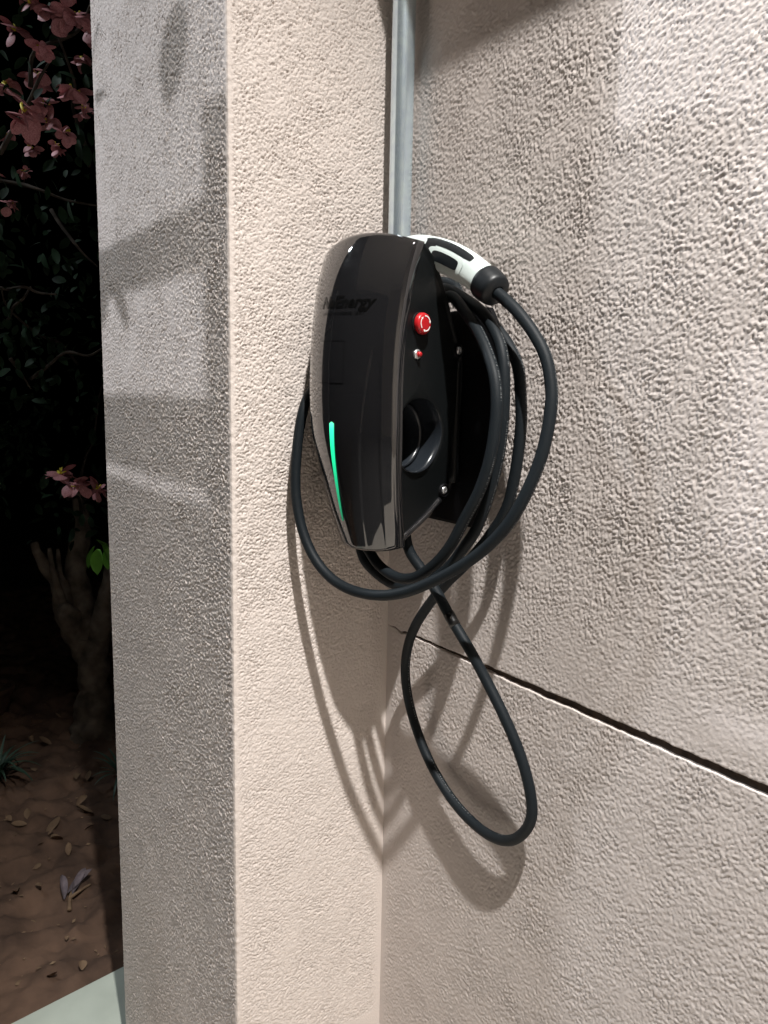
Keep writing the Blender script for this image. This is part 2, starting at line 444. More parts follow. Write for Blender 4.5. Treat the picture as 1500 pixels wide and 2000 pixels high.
# ================================================================== CHARGER
TH = rad(14); O = np.array([0.1328, -0.1548, 0.0]); ZB = 1.20
ch = empty('wall_charger', (O[0], O[1], ZB), TH, label='glossy black electric car wall charger with green status light', cat='charger')
tab = np.array([(1.20, .0425, .0430), (1.2157, .0372, .0468), (1.22, .0358, .0481), (1.24, .0293, .0525), (1.26, .0231, .0552), (1.28, .0180, .0577), (1.30, .0135, .0604), (1.32, .0090, .0635),
                (1.34, .0052, .0664), (1.36, .0026, .0684), (1.38, .0014, .0691), (1.40, .0009, .0693), (1.42, .0009, .0695), (1.44, .0015, .0696), (1.46, .0028, .0697),
                (1.48, .0050, .0699), (1.50, .0081, .0704), (1.52, .0122, .0711), (1.54, .0175, .0716), (1.56, .0248, .0719), (1.58, .0345, .0720), (1.60, .046, .0720)])
def smoothtab(col):
    z = np.linspace(1.20, 1.60, 401); v = np.interp(z, tab[:, 0], tab[:, col])
    k = np.exp(-(np.arange(-20, 21) / 9.0) ** 2); k /= k.sum()
    vp = np.concatenate([2 * v[0] - v[20:0:-1], v, 2 * v[-1] - v[-2:-22:-1]])
    return z, np.convolve(vp, k, 'valid')
Zt, SBt = smoothtab(1); _, HWt = smoothtab(2)
sbk = lambda z: np.interp(z, Zt, SBt)
hwd = lambda z: np.interp(z, Zt, HWt)
seam_z = np.array([1.20, 1.2277, 1.2648, 1.3253, 1.424, 1.4466, 1.47])
seam_a = np.array([.0150, .0172, .0206, .0274, .0409, .0442, .0500])
CP = 0.80
def front_b(a, z):
    """how far the front cover stands forward of the device plane at (a, z)"""
    s = np.abs(a) / hwd(z)
    pr = np.where(s > CP, 0.0088 * (1 - s) / (1 - CP), 0.0088 + 0.0150 * (1 - (np.minimum(s, CP) / CP) ** 2))
    sa = np.interp(z, seam_z, seam_a)
    st = smooth01(a, sa - 0.0006, sa + 0.0009) * (1 - smooth01(z, 1.43, 1.47)) * (s < CP)
    return -sbk(z) + pr - 0.0009 * st * (1 - smooth01(s, CP - .06, CP))
def loc(a, b, z): return np.stack([np.asarray(a, float), -np.asarray(b, float), np.asarray(z, float) - ZB], -1)
def z_top(s): return 1.5695 + 0.0125 * (1 - np.abs(s) ** 2.0)
def z_bot(s): return 1.2150 + 0.0050 * np.abs(s) ** 5

ns, ntt = 121, 130
s_ = np.sin(np.linspace(-1, 1, ns) * math.pi / 2) * 0.35 + np.linspace(-1, 1, ns) * 0.65
# put sample columns right at the crease
s_[np.argmin(np.abs(s_ - CP))] = CP; s_[np.argmin(np.abs(s_ + CP))] = -CP
t_ = np.linspace(0, 1, ntt)
SS, TT = np.meshgrid(s_, t_)
ZZ = z_bot(SS) + TT * (z_top(SS) - z_bot(SS))
AA = SS * hwd(ZZ)
BB = front_b(AA, ZZ)
edge = np.minimum(np.minimum(TT, 1 - TT) * 0.355, (1 - np.abs(SS)) * 0.07)
BB = BB - 0.0022 * (1 - smooth01(edge, 0, 0.0035))        # softly rolled outer edge
P = loc(AA, BB, ZZ)
# wrap the rim backwards so that the cover has thickness
def ring(db, k):
    Q = P.copy(); Q[..., 1] += db; return Q
rows = np.concatenate([ring(0.010, 0)[:1], P, ring(0.010, 0)[-1:]], 0)
lc = rows[:, :1].copy(); rc = rows[:, -1:].copy(); lc[1:-1, :, 1] += 0.010; rc[1:-1, :, 1] += 0.010
rows = np.concatenate([lc, rows, rc], 1)
cover = grid('front_cover', rows, M_gloss, ch, world=False)

def patch(name, fa, fz, nu, nv, off, material, parent=ch):
    u, v = np.meshgrid(np.linspace(0, 1, nu), np.linspace(0, 1, nv))
    a, z = fa(u, v), fz(u, v)
    return grid(name, loc(a, front_b(a, z) + off, z), material, parent, world=False)

# status light: a tapering slot
zb0, zb1 = 1.2495, 1.3690
def bar_a(u, v):
    c = -0.0115 + 0.0040 * v - 0.0012 * np.sin(v * math.pi)
    hw = 0.0014 + 0.0026 * v ** 0.8
    endr = np.minimum(1, np.sqrt(np.clip(1 - np.clip((v - 0.978) / 0.022, 0, 1) ** 2, 0.02, 1))) * np.sqrt(np.clip(1 - np.clip((0.01 - v) / 0.01, 0, 1) ** 2, 0.02, 1))
    return c + (u - 0.5) * 2 * hw * endr
patch('status_light', bar_a, lambda u, v: zb0 + (zb1 - zb0) * v, 7, 70, 0.0006, M_led)

# dark display window with a fine frame line
sc = patch('display_window', lambda u, v: -0.0325 + 0.043 * u, lambda u, v: 1.4135 + 0.0475 * v - 0.001 * u, 12, 12, 0.00025, M_gloss)
for nm, fa, fz in (('t', lambda u, v: -0.0325 + 0.043 * u, lambda u, v: 1.4607 - 0.001 * u + 0.0005 * v),
                   ('b', lambda u, v: -0.0325 + 0.043 * u, lambda u, v: 1.4135 - 0.001 * u + 0.0005 * v),
                   ('r', lambda u, v: 0.0101 + 0.0004 * v, lambda u, v: 1.4130 + 0.0470 * u)):
    o_ = patch('frame_line', fa, fz, 14, 2, 0.0005, M_print, ch); o_.parent = sc

# printed wordmark, barely darker than the cover, wrapped on its surface
def wordmark(name, body, size, a0, z0, slope, shear, fat):
    cu = bpy.data.curves.new('tmp_text', 'FONT'); cu.body = body; cu.size = size; cu.shear = shear; cu.offset = fat
    cu.resolution_u = 3
    to = bpy.data.objects.new('tmp_text', cu); S.collection.objects.link(to)
    me = bpy.data.meshes.new_from_object(to.evaluated_get(bpy.context.evaluated_depsgraph_get()))
    bpy.data.objects.remove(to); bpy.data.curves.remove(cu)
    n = len(me.vertices); co = np.zeros(n * 3); me.vertices.foreach_get('co', co); co = co.reshape(-1, 3)
    a = a0 + co[:, 0]; z = z0 + co[:, 1] + slope * co[:, 0]
    me.vertices.foreach_set('co', loc(a, front_b(a, z) + 0.0005, z).ravel())
    me.materials.clear(); me.materials.append(M_print); me.name = name; me.update()
    return link(name, me, ch, world=False), (co[:, 0].max() if n else 0)
wm, wx = wordmark('wordmark', 'NelEnergy', 0.0185, -0.0365, 1.4985, -0.03, 0.28, 0.0006)
# the second, illegible line of print under it: letter-sized strokes
random.seed(8); V = []; F = []
x = -0.032
while x < 0.033:
    wd = random.choice((0.0006, 0.0008, 0.0016)); hh = random.choice((0.0028, 0.0030, 0.0032))
    q = len(V)
    for aa, zz in ((x, 1.4905), (x + wd, 1.4905), (x + wd, 1.4905 + hh), (x, 1.4905 + hh)):
        zz += -0.03 * (aa + .041)
        V.append(loc(aa, front_b(aa, zz) + 0.0005, zz).tolist())
    F.append((q, q + 1, q + 2, q + 3)); x += wd + random.choice((0.0007, 0.0009, 0.0016))
mesh('small_print', V, F, M_print, ch, world=False, smooth=False)

# ---- body: leaf-shaped sides with a round socket opening, closed at the back
out = []
for z in np.linspace(1.2185, 1.568, 60): out.append((-float(sbk(z)) - 0.003, float(z)))
back = [(-.040, 1.5725), (-.058, 1.561), (-.076, 1.539), (-.097, 1.505), (-.109, 1.482), (-.121, 1.462), (-.127, 1.448), (-.129, 1.430), (-.1295, 1.38), (-.1295, 1.31), (-.1285, 1.285), (-.123, 1.276),
        (-.110, 1.270), (-.098, 1.261), (-.085, 1.2505), (-.068, 1.240), (-.052, 1.231), (-.042, 1.222)]
bs = catmull(back, 6)
out += [tuple(b) for b in bs]
poly = np.array(out)
HC = np.array([-0.0525, 1.3540]); HR = 0.0440
NA = 144
ang = np.linspace(0, 2 * math.pi, NA, endpoint=False)
def radial(th):
    d = np.array([math.cos(th), math.sin(th)]); best = 0
    for i in range(len(poly)):
        p0 = poly[i] - HC; e_ = poly[(i + 1) % len(poly)] - poly[i]
        den = d[0] * e_[1] - d[1] * e_[0]
        if abs(den) < 1e-12: continue
        r_ = (p0[0] * e_[1] - p0[1] * e_[0]) / den
        u_ = (p0[0] * d[1] - p0[1] * d[0]) / den
        if r_ > 0 and -1e-6 <= u_ <= 1 + 1e-6: best = max(best, r_)
    return best
RO = np.array([radial(a) for a in ang])
dirs = np.stack([np.cos(ang), np.sin(ang)], 1)
def side_sheet(sign, hole):
    fr = np.array([0, .04, .1, .2, .3, .4, .5, .6, .7, .78, .84, .87, .90, .925, .95, .97, .985, 1.0])
    L = []
    for f in fr:
        r0 = HR if hole else 0.001
        r_ = r0 + (RO - r0) * f
        q = HC + dirs * r_[:, None]
        rim = smooth01(RO - r_, 0.0035, 0.0065)              # inset panel inside a raised rim
        a = hwd(q[:, 1]) - 0.0016 - 0.0026 * rim - 0.0022 * smooth01(r_ - RO, -0.0022, 0) 
        if hole and f == 0: a = a - 0.0012
        L.append(loc(sign * a, q[:, 0], q[:, 1]))
    return np.array(L)
right = side_sheet(1, True); left = side_sheet(-1, False)
grid('side_panel', right, M_black, ch, world=False, close=True)
grid('side_panel', left, M_black, ch, world=False, close=True, flip=True)
mid = [right[-1] * (1 - f) + left[-1] * f for f in (0, .02, .5, .98, 1)]
grid('back_shell', np.array(mid), M_black, ch, world=False, close=True)

# socket opening: tapered dark cup with a lighter holster tongue
cup = []
for dep, rr in ((0.0, 1.0), (0.002, 0.975), (0.012, 0.955), (0.040, 0.93), (0.062, 0.90), (0.0625, 0.5), (0.0625, 0.02)):
    q = HC + dirs * HR * rr
    cup.append(loc(hwd(HC[1]) - 0.0050 - dep - 0.02 * (HC[1] - q[:, 1]) * 0, q[:, 0], q[:, 1]))
cup[0] = right[0]
cupo = grid('socket_cup', np.array(cup), M_cup, ch, world=False, close=True, flip=True)
# inner ring of the socket
ir = []
for dep, rr in ((0.030, .935), (0.026, .86), (0.029, .80), (0.061, .78)):
    q = HC + dirs * HR * rr
    ir.append(loc(hwd(HC[1]) - 0.0050 - dep + 0 * q[:, 0], q[:, 0], q[:, 1]))
grid('socket_ring', np.array(ir), M_cup, cupo, world=False, close=True, flip=True)

def disc_stack(name, prof, b, z, material, parent=ch, seg=40, a0=None):
    """turned part whose axis points out of the right side panel; prof = (out, radius) pairs"""
    an = np.linspace(0, 2 * math.pi, seg, endpoint=False)
    base = float(hwd(z)) - 0.0042 if a0 is None else a0
    L = [loc(base + o_ + 0 * an, b + r_ * np.cos(an), z + r_ * np.sin(an)) for o_, r_ in prof]
    return grid(name, np.array(L), material, parent, world=False, close=True)
eb, ez = -0.0432, 1.4812
stop = disc_stack('emergency_stop_button', [(0, .0085), (.0020, .0085), (.0021, .0116), (.0032, .0122), (.0065, .0120), (.0082, .0113), (.0090, .0100), (.0093, .006), (.0094, .0001)], eb, ez, M_red)
disc_stack('stop_collar', [(0, .0132), (.0010, .0132), (.0016, .0126), (.0016, .008)], eb, ez, M_dull, parent=stop)
# three white turning arrows
V = []; F = []
top = float(hwd(ez)) - 0.0042 + 0.0096
for k in range(3):
    a0 = math.radians(100 + k * 120)
    q = len(V); seg = 12
    for i in range(seg + 1):
        an = a0 - math.radians(78) * i / seg
        for r_ in (0.0076, 0.0089): V.append(loc(top, eb - r_ * math.cos(an), ez + r_ * math.sin(an)).tolist())
    for i in range(seg): F.append((q + 2 * i, q + 2 * i + 1, q + 2 * i + 3, q + 2 * i + 2))
    q = len(V); a1 = a0 - math.radians(78)
    for an, r_ in ((a1, 0.0066), (a1, 0.0099), (a1 - math.radians(20), 0.0082)):
        V.append(loc(top, eb - r_ * math.cos(an), ez + r_ * math.sin(an)).tolist())
    F.append((q, q + 1, q + 2))
mesh('turn_arrows', V, F, M_white, stop, world=False, smooth=False)

bt = disc_stack('push_button', [(0, .0058), (.0012, .0058), (.0022, .0050), (.0030, .0036), (.0026, .0034), (.0026, .0001)], -0.041, 1.4471, M_chrome, seg=24)
disc_stack('button_cap', [(.0024, .0027), (.0056, .0027), (.0063, .0020), (.0064, .0001)], -0.041, 1.4471, M_red, parent=bt, seg=24)

for sb_, sz_ in ((-0.1180, 1.4553), (-0.1125, 1.2850)):
    rec = disc_stack('screw_recess', [(-.003, .0082), (.0042, .0082), (.0046, .0076), (.0012, .0070), (.0010, .0001)], sb_, sz_, M_dull, seg=24)
    sw = disc_stack('screw', [(.0012, .0050), (.0034, .0050), (.0047, .0038), (.0052, .0014), (.0040, .0010), (.0036, .0001)], sb_, sz_, M_chrome, parent=rec, seg=20)
    base = float(hwd(sz_)) - 0.0042 + 0.0047
    for r_ in (0.3, 0.3 + math.pi / 2):
        c_, s2 = math.cos(r_), math.sin(r_)
        vv = [loc(base - .0002 + .0002 * h_, sb_ + x_ * c_ - y_ * s2, sz_ + x_ * s2 + y_ * c_).tolist() for h_ in (0,) for x_, y_ in ((-.0030, -.0005), (.0030, -.0005), (.0030, .0005), (-.0030, .0005))]
        o_ = mesh('cross_slot', vv, [(0, 1, 2, 3)], M_print, ch, world=False, smooth=False); o_.parent = rec
# rounded vertical bar behind the side panel
zr = np.linspace(1.294, 1.4435, 12)
tube('hinge_bar', loc(hwd(zr) * 0 + 0.0600, np.full(12, -0.1250), zr), 0.0072, 20, M_black, ch, world=False, up0=(1, 0, 0))

# glossy rim along the foot of the side panel
rb = catmull([(-.108, 1.2735), (-.092, 1.2610), (-.074, 1.2490), (-.056, 1.2385), (-.044, 1.2300)], 6)
tube('foot_rim', loc(hwd(rb[:, 1]) - .0035, rb[:, 0], rb[:, 1]), .0040, 14, M_gloss, ch, world=False, up0=(1, 0, 0))

# black mounting plate on the wall behind, chamfered at the foot
plate = [(0.058, 1.262), (0.080, 1.240), (0.186, 1.240), (0.2135, 1.282), (0.2255, 1.34), (0.2255, 1.475), (0.205, 1.505), (0.078, 1.505), (0.058, 1.485)]
ca, sa_ = math.cos(-TH), math.sin(-TH)
def to_local(Xw, Yw, Zw):
    dx, dy = Xw - O[0], Yw - O[1]
    return (dx * ca - dy * sa_, dx * sa_ + dy * ca, Zw - ZB)
n = len(plate)
V = [to_local(x_, -0.0025, z_) for x_, z_ in plate] + [to_local(x_, -0.0090, z_) for x_, z_ in plate] 
cx_, cz_ = 0.145, 1.37
V += [to_local(cx_ + (x_ - cx_) * .95, -0.0105, cz_ + (z_ - cz_) * .97) for x_, z_ in plate]
F = [(i, (i + 1) % n, n + (i + 1) % n, n + i) for i in range(n)] + [(n + i, n + (i + 1) % n, 2 * n + (i + 1) % n, 2 * n + i) for i in range(n)] + [tuple(range(2 * n, 3 * n))]
mesh('mounting_plate', V, F, M_dull, ch, world=False, smooth=False)
# cable hanger drum between plate and body
an = np.linspace(0, 2 * math.pi, 40, endpoint=False)
dr = []
for yy, rx, rz_ in ((-0.009, .042, .105), (-0.028, .040, .100), (-0.030, .041, .103)):
    dr.append([to_local(0.105 + rx * np.sign(math.cos(a_)) * abs(math.cos(a_)) ** .6, yy, 1.368 + rz_ * np.sign(math.sin(a_)) * abs(math.sin(a_)) ** .6) for a_ in an])
dr.append([to_local(0.105, -0.030, 1.368)] * 40)
grid('hanger_drum', np.array(dr), M_dull, ch, world=False, close=True)

# ================================================================== CABLE AND CONNECTOR
CABLE= [(0.15, -0.085, 1.262), (0.1521, -0.08, 1.2163), (0.1671, -0.07, 1.1911), (0.1884, -0.062, 1.1657), (0.2125, -0.054, 1.132), (0.2374, -0.05, 1.1064), (0.2561, -0.041, 1.0757), (0.287, -0.035, 1.0348), (0.311, -0.029, 0.9928), (0.3243, -0.024, 0.9503), (0.3237, -0.022, 0.9178), (0.304, -0.022, 0.8872), (0.2745, -0.022, 0.87), (0.2307, -0.02, 0.8654), (0.176, -0.017, 0.8771), (0.1251, -0.017, 0.9118), (0.0908, -0.021, 0.9666), (0.0849, -0.029, 1.0258), (0.106, -0.036, 1.0839), (0.1451, -0.038, 1.1359), (0.1842, -0.038, 1.1759), (0.2092, -0.038, 1.1977), (0.2458, -0.036, 1.2362), (0.2737, -0.034, 1.2747), (0.2838, -0.034, 1.3088), (0.2895, -0.034, 1.3433), (0.2913, -0.034, 1.3768), (0.2888, -0.034, 1.4027), (0.283, -0.034, 1.4334), (0.2634, -0.032, 1.4589), (0.2369, -0.03, 1.481), (0.2063, -0.026, 1.5011), (0.1688, -0.022, 1.5175), (0.15, -0.018, 1.535), (0.105, -0.018, 1.542), (0.065, -0.03, 1.525), (0.035, -0.05, 1.48), (0.022, -0.068, 1.4), (0.028, -0.082, 1.31), (0.055, -0.092, 1.25), (0.0704, -0.095, 1.1968), (0.0942, -0.092, 1.1771), (0.1313, -0.088, 1.1663), (0.1688, -0.084, 1.17), (0.202, -0.079, 1.1853), (0.228, -0.074, 1.2072), (0.2448, -0.07, 1.2303), (0.2608, -0.066, 1.2538), (0.2751, -0.062, 1.2945), (0.2852, -0.06, 1.3353), (0.2901, -0.06, 1.3736), (0.2901, -0.06, 1.4115), (0.2836, -0.058, 1.4449), (0.2667, -0.054, 1.4695), (0.2351, -0.046, 1.494), (0.19, -0.036, 1.5144), (0.155, -0.033, 1.528), (0.11, -0.033, 1.532), (0.07, -0.045, 1.515), (0.04, -0.06, 1.47), (0.028, -0.083, 1.39), (0.04, -0.1, 1.3), (0.07, -0.112, 1.245), (0.115, -0.112, 1.2078), (0.1341, -0.11, 1.193), (0.1596, -0.107, 1.1849), (0.1847, -0.104, 1.1854), (0.2089, -0.1, 1.1961), (0.2341, -0.096, 1.2168), (0.2528, -0.093, 1.2403), (0.2686, -0.09, 1.2689), (0.2857, -0.086, 1.3005), (0.2972, -0.083, 1.3364), (0.3004, -0.08, 1.3741), (0.298, -0.078, 1.4037), (0.2857, -0.074, 1.4319), (0.2516, -0.064, 1.4686), (0.2043, -0.05, 1.5017), (0.1762, -0.044, 1.5173), (0.165, -0.05, 1.512), (0.12, -0.05, 1.518), (0.075, -0.06, 1.5), (0.04, -0.075, 1.47), (0.022, -0.1, 1.44), (0.018, -0.13, 1.415), (0.0283, -0.155, 1.3901), (0.0279, -0.165, 1.348), (0.0292, -0.17, 1.2959), (0.0335, -0.17, 1.26), (0.0446, -0.167, 1.2248), (0.0634, -0.161, 1.1942), (0.0921, -0.153, 1.1726), (0.1278, -0.143, 1.1635), (0.1671, -0.132, 1.1651), (0.2018, -0.12, 1.1751), (0.2349, -0.109, 1.1924), (0.2667, -0.099, 1.2129), (0.2959, -0.089, 1.2367), (0.3233, -0.081, 1.2669), (0.3386, -0.073, 1.2978), (0.3483, -0.064, 1.3325), (0.3518, -0.058, 1.3616), (0.3514, -0.053, 1.3903), (0.3478, -0.05, 1.4118), (0.3379, -0.049, 1.4406), (0.3216, -0.05, 1.4642), (0.2987, -0.053, 1.4887), (0.2792, -0.055, 1.5038), (0.2647, -0.056, 1.5135)]
CONN= [(0.107, -0.062, 1.5743), (0.1367, -0.061, 1.5716), (0.1652, -0.06, 1.5644), (0.1924, -0.059, 1.5553), (0.2185, -0.058, 1.5432), (0.2394, -0.057, 1.5311), (0.2554, -0.056, 1.5203), (0.2696, -0.056, 1.5109)]
cb = empty('charging_cable', CABLE[1], label='black charging cable coiled round the charger with white connector handle', cat='cable')
CC = catmull(CABLE, 7)
for _ in range(3): CC[1:-1] = 0.25 * CC[:-2] + 0.5 * CC[1:-1] + 0.25 * CC[2:]
RC = 0.0065
tube('cable', CC, RC, 16, M_cable, cb, uv=True, up0=(0.3, -0.9, 0.2))
# black tape band on the hanging loop
it = int(np.argmin(np.linalg.norm(CC - np.array(CABLE[4]), axis=1)))
tube('tape_band', CC[it - 2:it + 2], RC + 0.0005, 16, M_tape, cb, up0=(0.3, -0.9, 0.2))

HN = catmull(CONN, 8)
HT = np.gradient(HN, axis=0); HT /= np.linalg.norm(HT, axis=1)[:, None]
side = np.array([0.30, -0.95, 0.05])
NN, SD = [], []
for T in HT:
    b_ = side - T * (side @ T); b_ /= np.linalg.norm(b_); SD.append(b_); NN.append(np.cross(b_, T) * (1 if np.cross(b_, T)[2] > 0 else -1))
NN = np.array(NN); SD = np.array(SD)
lpar = np.linspace(0, 1, len(HN))
RN = np.interp(lpar, [0, .15, .3, .5, .7, .8, 1], [.0165, .0180, .0188, .0186, .0172, .0165, .0160])   # half height
RS = np.interp(lpar, [0, .3, .7, 1], [.0150, .0160, .0160, .0160])                                      # half width
def hpt(l, ph, off=0.0):
    i = l * (len(HN) - 1); i0 = np.clip(np.floor(i).astype(int), 0, len(HN) - 2); f = (i - i0)
    mixv = lambda Z: Z[i0] * (1 - f)[..., None] + Z[i0 + 1] * f[..., None]
    rn = np.interp(l, lpar, RN) + off; rs = np.interp(l, lpar, RS) + off
    e_ = 0.8
    c_ = np.sign(np.cos(ph)) * np.abs(np.cos(ph)) ** e_; s2 = np.sign(np.sin(ph)) * np.abs(np.sin(ph)) ** e_
    return mixv(HN) + mixv(SD) * (rs * c_)[..., None] + mixv(NN) * (rn * s2)[..., None]
ll, pp = np.meshgrid(np.linspace(0, 0.80, 60), np.linspace(0, 2 * math.pi, 48, endpoint=False), indexing='ij')
hd = grid('connector_handle', hpt(ll, pp), M_mint, cb, close=True)
def inlay(name, l0, l1, p0, p1, off, material, sq=5.0, bend=0.0):
    """rounded-rectangle inlay lying on the handle's flank"""
    r_, a_ = np.meshgrid(np.linspace(0.0, 1, 10), np.linspace(0, 2 * math.pi, 56, endpoint=False), indexing='ij')
    c_ = np.cos(a_); s2 = np.sin(a_); k = (np.abs(c_) ** sq + np.abs(s2) ** sq) ** (-1 / sq)
    x_ = r_ * c_ * k; y_ = r_ * s2 * k
    l = (l0 + l1) / 2 + (l1 - l0) / 2 * x_; ph = rad((p0 + p1) / 2) + rad((p1 - p0) / 2) * y_ + rad(bend) * x_
    o_ = grid(name, hpt(l, ph, off * np.ones_like(l)), material, cb, close=True)
    o_.parent = hd; o_.location = (0, 0, 0)
    return o_
inlay('grip_inlay', 0.27, 0.665, 22, 56, 0.0004, M_grip, 5)
inlay('grip_inlay', 0.25, 0.36, -22, 50, 0.0005, M_grip, 4)
inlay('grip_surround', 0.315, 0.635, -30, 17, 0.0009, M_mint, 5)
inlay('grip_inlay', 0.355, 0.595, -20, 6, 0.0014, M_grip, 5)
inlay('thumb_pad', 0.20, 0.275, 4, 40, 0.0012, M_mint, 2.4)
# black bell-shaped end cap
ci = np.linspace(0.775, 1.0, 14)
prof = np.interp(np.linspace(0, 1, 14), [0, .06, .14, .45, .75, .90, .95, 1], [.0165, .0186, .0194, .0190, .0180, .0166, .0140, .0072])
pp2 = np.linspace(0, 2 * math.pi, 40, endpoint=False)
L = []
for l, r_ in zip(ci, prof):
    i = l * (len(HN) - 1); i0 = min(int(i), len(HN) - 2); f = i - i0
    c_ = HN[i0] * (1 - f) + HN[i0 + 1] * f
    L.append(c_ + r_ * (np.outer(np.cos(pp2), SD[i0]) + np.outer(np.sin(pp2), NN[i0])))
capo = grid('end_cap', np.array(L), M_grip, cb, close=True)

# ================================================================== GARDEN
random.seed(4)
def leaf_mesh(name, material, length, width, curl=0.25, fold=0.15, n=6):
    V = []; F = []
    for i in range(n + 1):
        u = i / n; wd = width * 0.5 * math.sin(math.pi * min(1, u * 0.93 + 0.05)) ** 0.75 * (1 if i < n else 0.05)
        zc = -curl * length * u * u
        for s2 in (-1, 0, 1): V.append((u * length, s2 * wd, zc + abs(s2) * fold * wd))
    for i in range(n):
        for j in range(2): F.append((i * 3 + j, i * 3 + j + 1, (i + 1) * 3 + j + 1, (i + 1) * 3 + j))
    me = bpy.data.meshes.new(name); me.from_pydata(V, [], F); me.materials.append(material)
    me.polygons.foreach_set('use_smooth', [True] * len(F)); me.update()
    return me
def rnd_rot(): return (random.uniform(-1, 1), random.uniform(-1, 1), random.uniform(0, 6.28))

# ---- flowering shrub: gnarled pruned trunk, twigs, leaves and pink blossoms
tree = empty('flowering_tree', (-2.30, 0.13, -0.05), label='gnarled pruned tree with dusty pink blossoms in the dark garden', cat='tree')
TL = {
 'stem': ([(-2.268, 0.124, -0.085), (-2.272, 0.127, -0.05), (-2.288, 0.133, 0.045), (-2.308, 0.138, 0.173), (-2.325, 0.142, 0.279), (-2.345, 0.140, 0.370)], [.115, .098, .076, .063, .062, .068]),
 'left': ([(-2.33, 0.136, 0.27), (-2.38, 0.094, 0.394), (-2.394, 0.065, 0.494), (-2.408, 0.038, 0.604), (-2.434, 0.0, 0.668), (-2.452, -0.027, 0.732), (-2.469, -0.039, 0.774)], [.05, .062, .05, .034, .026, .02, .016]),
 'mid': ([(-2.337, 0.139, 0.30), (-2.377, 0.117, 0.469), (-2.425, 0.116, 0.591), (-2.474, 0.128, 0.702), (-2.506, 0.165, 0.815), (-2.563, 0.159, 0.964)], [.05, .055, .048, .042, .036, .022]),
 'right': ([(-2.333, 0.142, 0.28), (-2.304, 0.18, 0.444), (-2.295, 0.207, 0.564), (-2.297, 0.231, 0.669), (-2.303, 0.275, 0.794), (-2.2, 0.33, 1.1)], [.05, .046, .037, .033, .030, .02]),
 'stub': ([(-2.371, 0.053, 0.50), (-2.357, 0.015, 0.639), (-2.367, -0.001, 0.766)], [.02, .013, .009]),
 'stub2': ([(-2.417, 0.077, 0.50), (-2.39, 0.042, 0.651), (-2.388, 0.036, 0.755)], [.02, .011, .007]),
 'knob': ([(-2.364, 0.092, 0.40), (-2.333, 0.047, 0.501), (-2.33, 0.024, 0.527)], [.05, .04, .022])}
for k, (pts, rr) in TL.items():
    C = catmull(pts, 8); R = np.interp(np.linspace(0, 1, len(C)), np.linspace(0, 1, len(rr)), rr)
    tube('trunk' if k == 'stem' else 'branch', C, R, 20, M_bark, tree, rough=0.32 if k in ('stem', 'left', 'mid', 'knob') else 0.2)
TWIG = [((-1.89, -0.217, 2.045), (-1.634, 0.039, 1.957)), ((-1.879, -0.042, 1.977), (-1.715, 0.054, 1.79)), ((-1.95, -0.21, 1.726), (-1.832, -0.047, 1.705)), ((-2.035, -0.188, 1.602), (-1.883, -0.114, 1.728)), ((-2.002, -0.167, 1.5), (-2.057, -0.097, 1.399)), ((-1.512, -0.16, 2.215), (-1.332, -0.008, 2.483)), ((-1.535, -0.241, 2.034), (-1.371, -0.121, 2.27)), ((-2.062, -0.095, 1.434), (-1.828, 0.092, 1.54)),
        ((-2.50, 0.16, 0.86), (-1.80, -0.05, 1.08)), ((-2.56, .16, .95), (-2.35, .25, 1.5)), ((-2.35, .25, 1.5), (-1.85, .25, 2.2)), ((-2.3, 0.12, 1.5), (-1.9, -0.2, 1.72)), ((-1.75, 0.05, 2.1), (-1.35, -0.12, 2.3)), ((-2.2, .33, 1.1), (-1.60, .05, .93))]
for a, b in TWIG:
    a = np.array(a); b = np.array(b); L = np.linalg.norm(b - a)
    pts = [a + (b - a) * f + np.array([random.gauss(0, 1) for _ in range(3)]) * 0.035 * L * (0 < f < 1) for f in (0, .25, .5, .75, 1)]
    tube('twig', catmull(pts, 5), np.linspace(.007, .003, 21), 8, M_twig, tree, rough=.2)
# leaves as one crown of real small leaves with gaps
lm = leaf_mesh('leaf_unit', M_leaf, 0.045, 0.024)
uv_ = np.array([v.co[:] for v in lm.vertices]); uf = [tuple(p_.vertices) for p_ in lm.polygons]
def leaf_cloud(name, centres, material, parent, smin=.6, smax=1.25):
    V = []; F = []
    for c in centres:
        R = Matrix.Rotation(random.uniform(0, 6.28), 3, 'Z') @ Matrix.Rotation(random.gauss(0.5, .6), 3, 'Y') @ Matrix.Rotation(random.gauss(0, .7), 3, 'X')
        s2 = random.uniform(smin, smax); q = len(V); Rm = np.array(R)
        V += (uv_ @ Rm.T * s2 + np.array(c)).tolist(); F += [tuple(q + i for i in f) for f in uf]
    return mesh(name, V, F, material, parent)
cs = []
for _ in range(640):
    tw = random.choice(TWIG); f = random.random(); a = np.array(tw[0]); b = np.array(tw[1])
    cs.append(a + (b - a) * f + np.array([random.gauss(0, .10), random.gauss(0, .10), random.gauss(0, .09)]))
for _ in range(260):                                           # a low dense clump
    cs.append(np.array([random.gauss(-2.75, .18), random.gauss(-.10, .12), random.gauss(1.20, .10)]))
tagged(leaf_cloud('crown', cs, M_leaf, tree), kind='stuff')
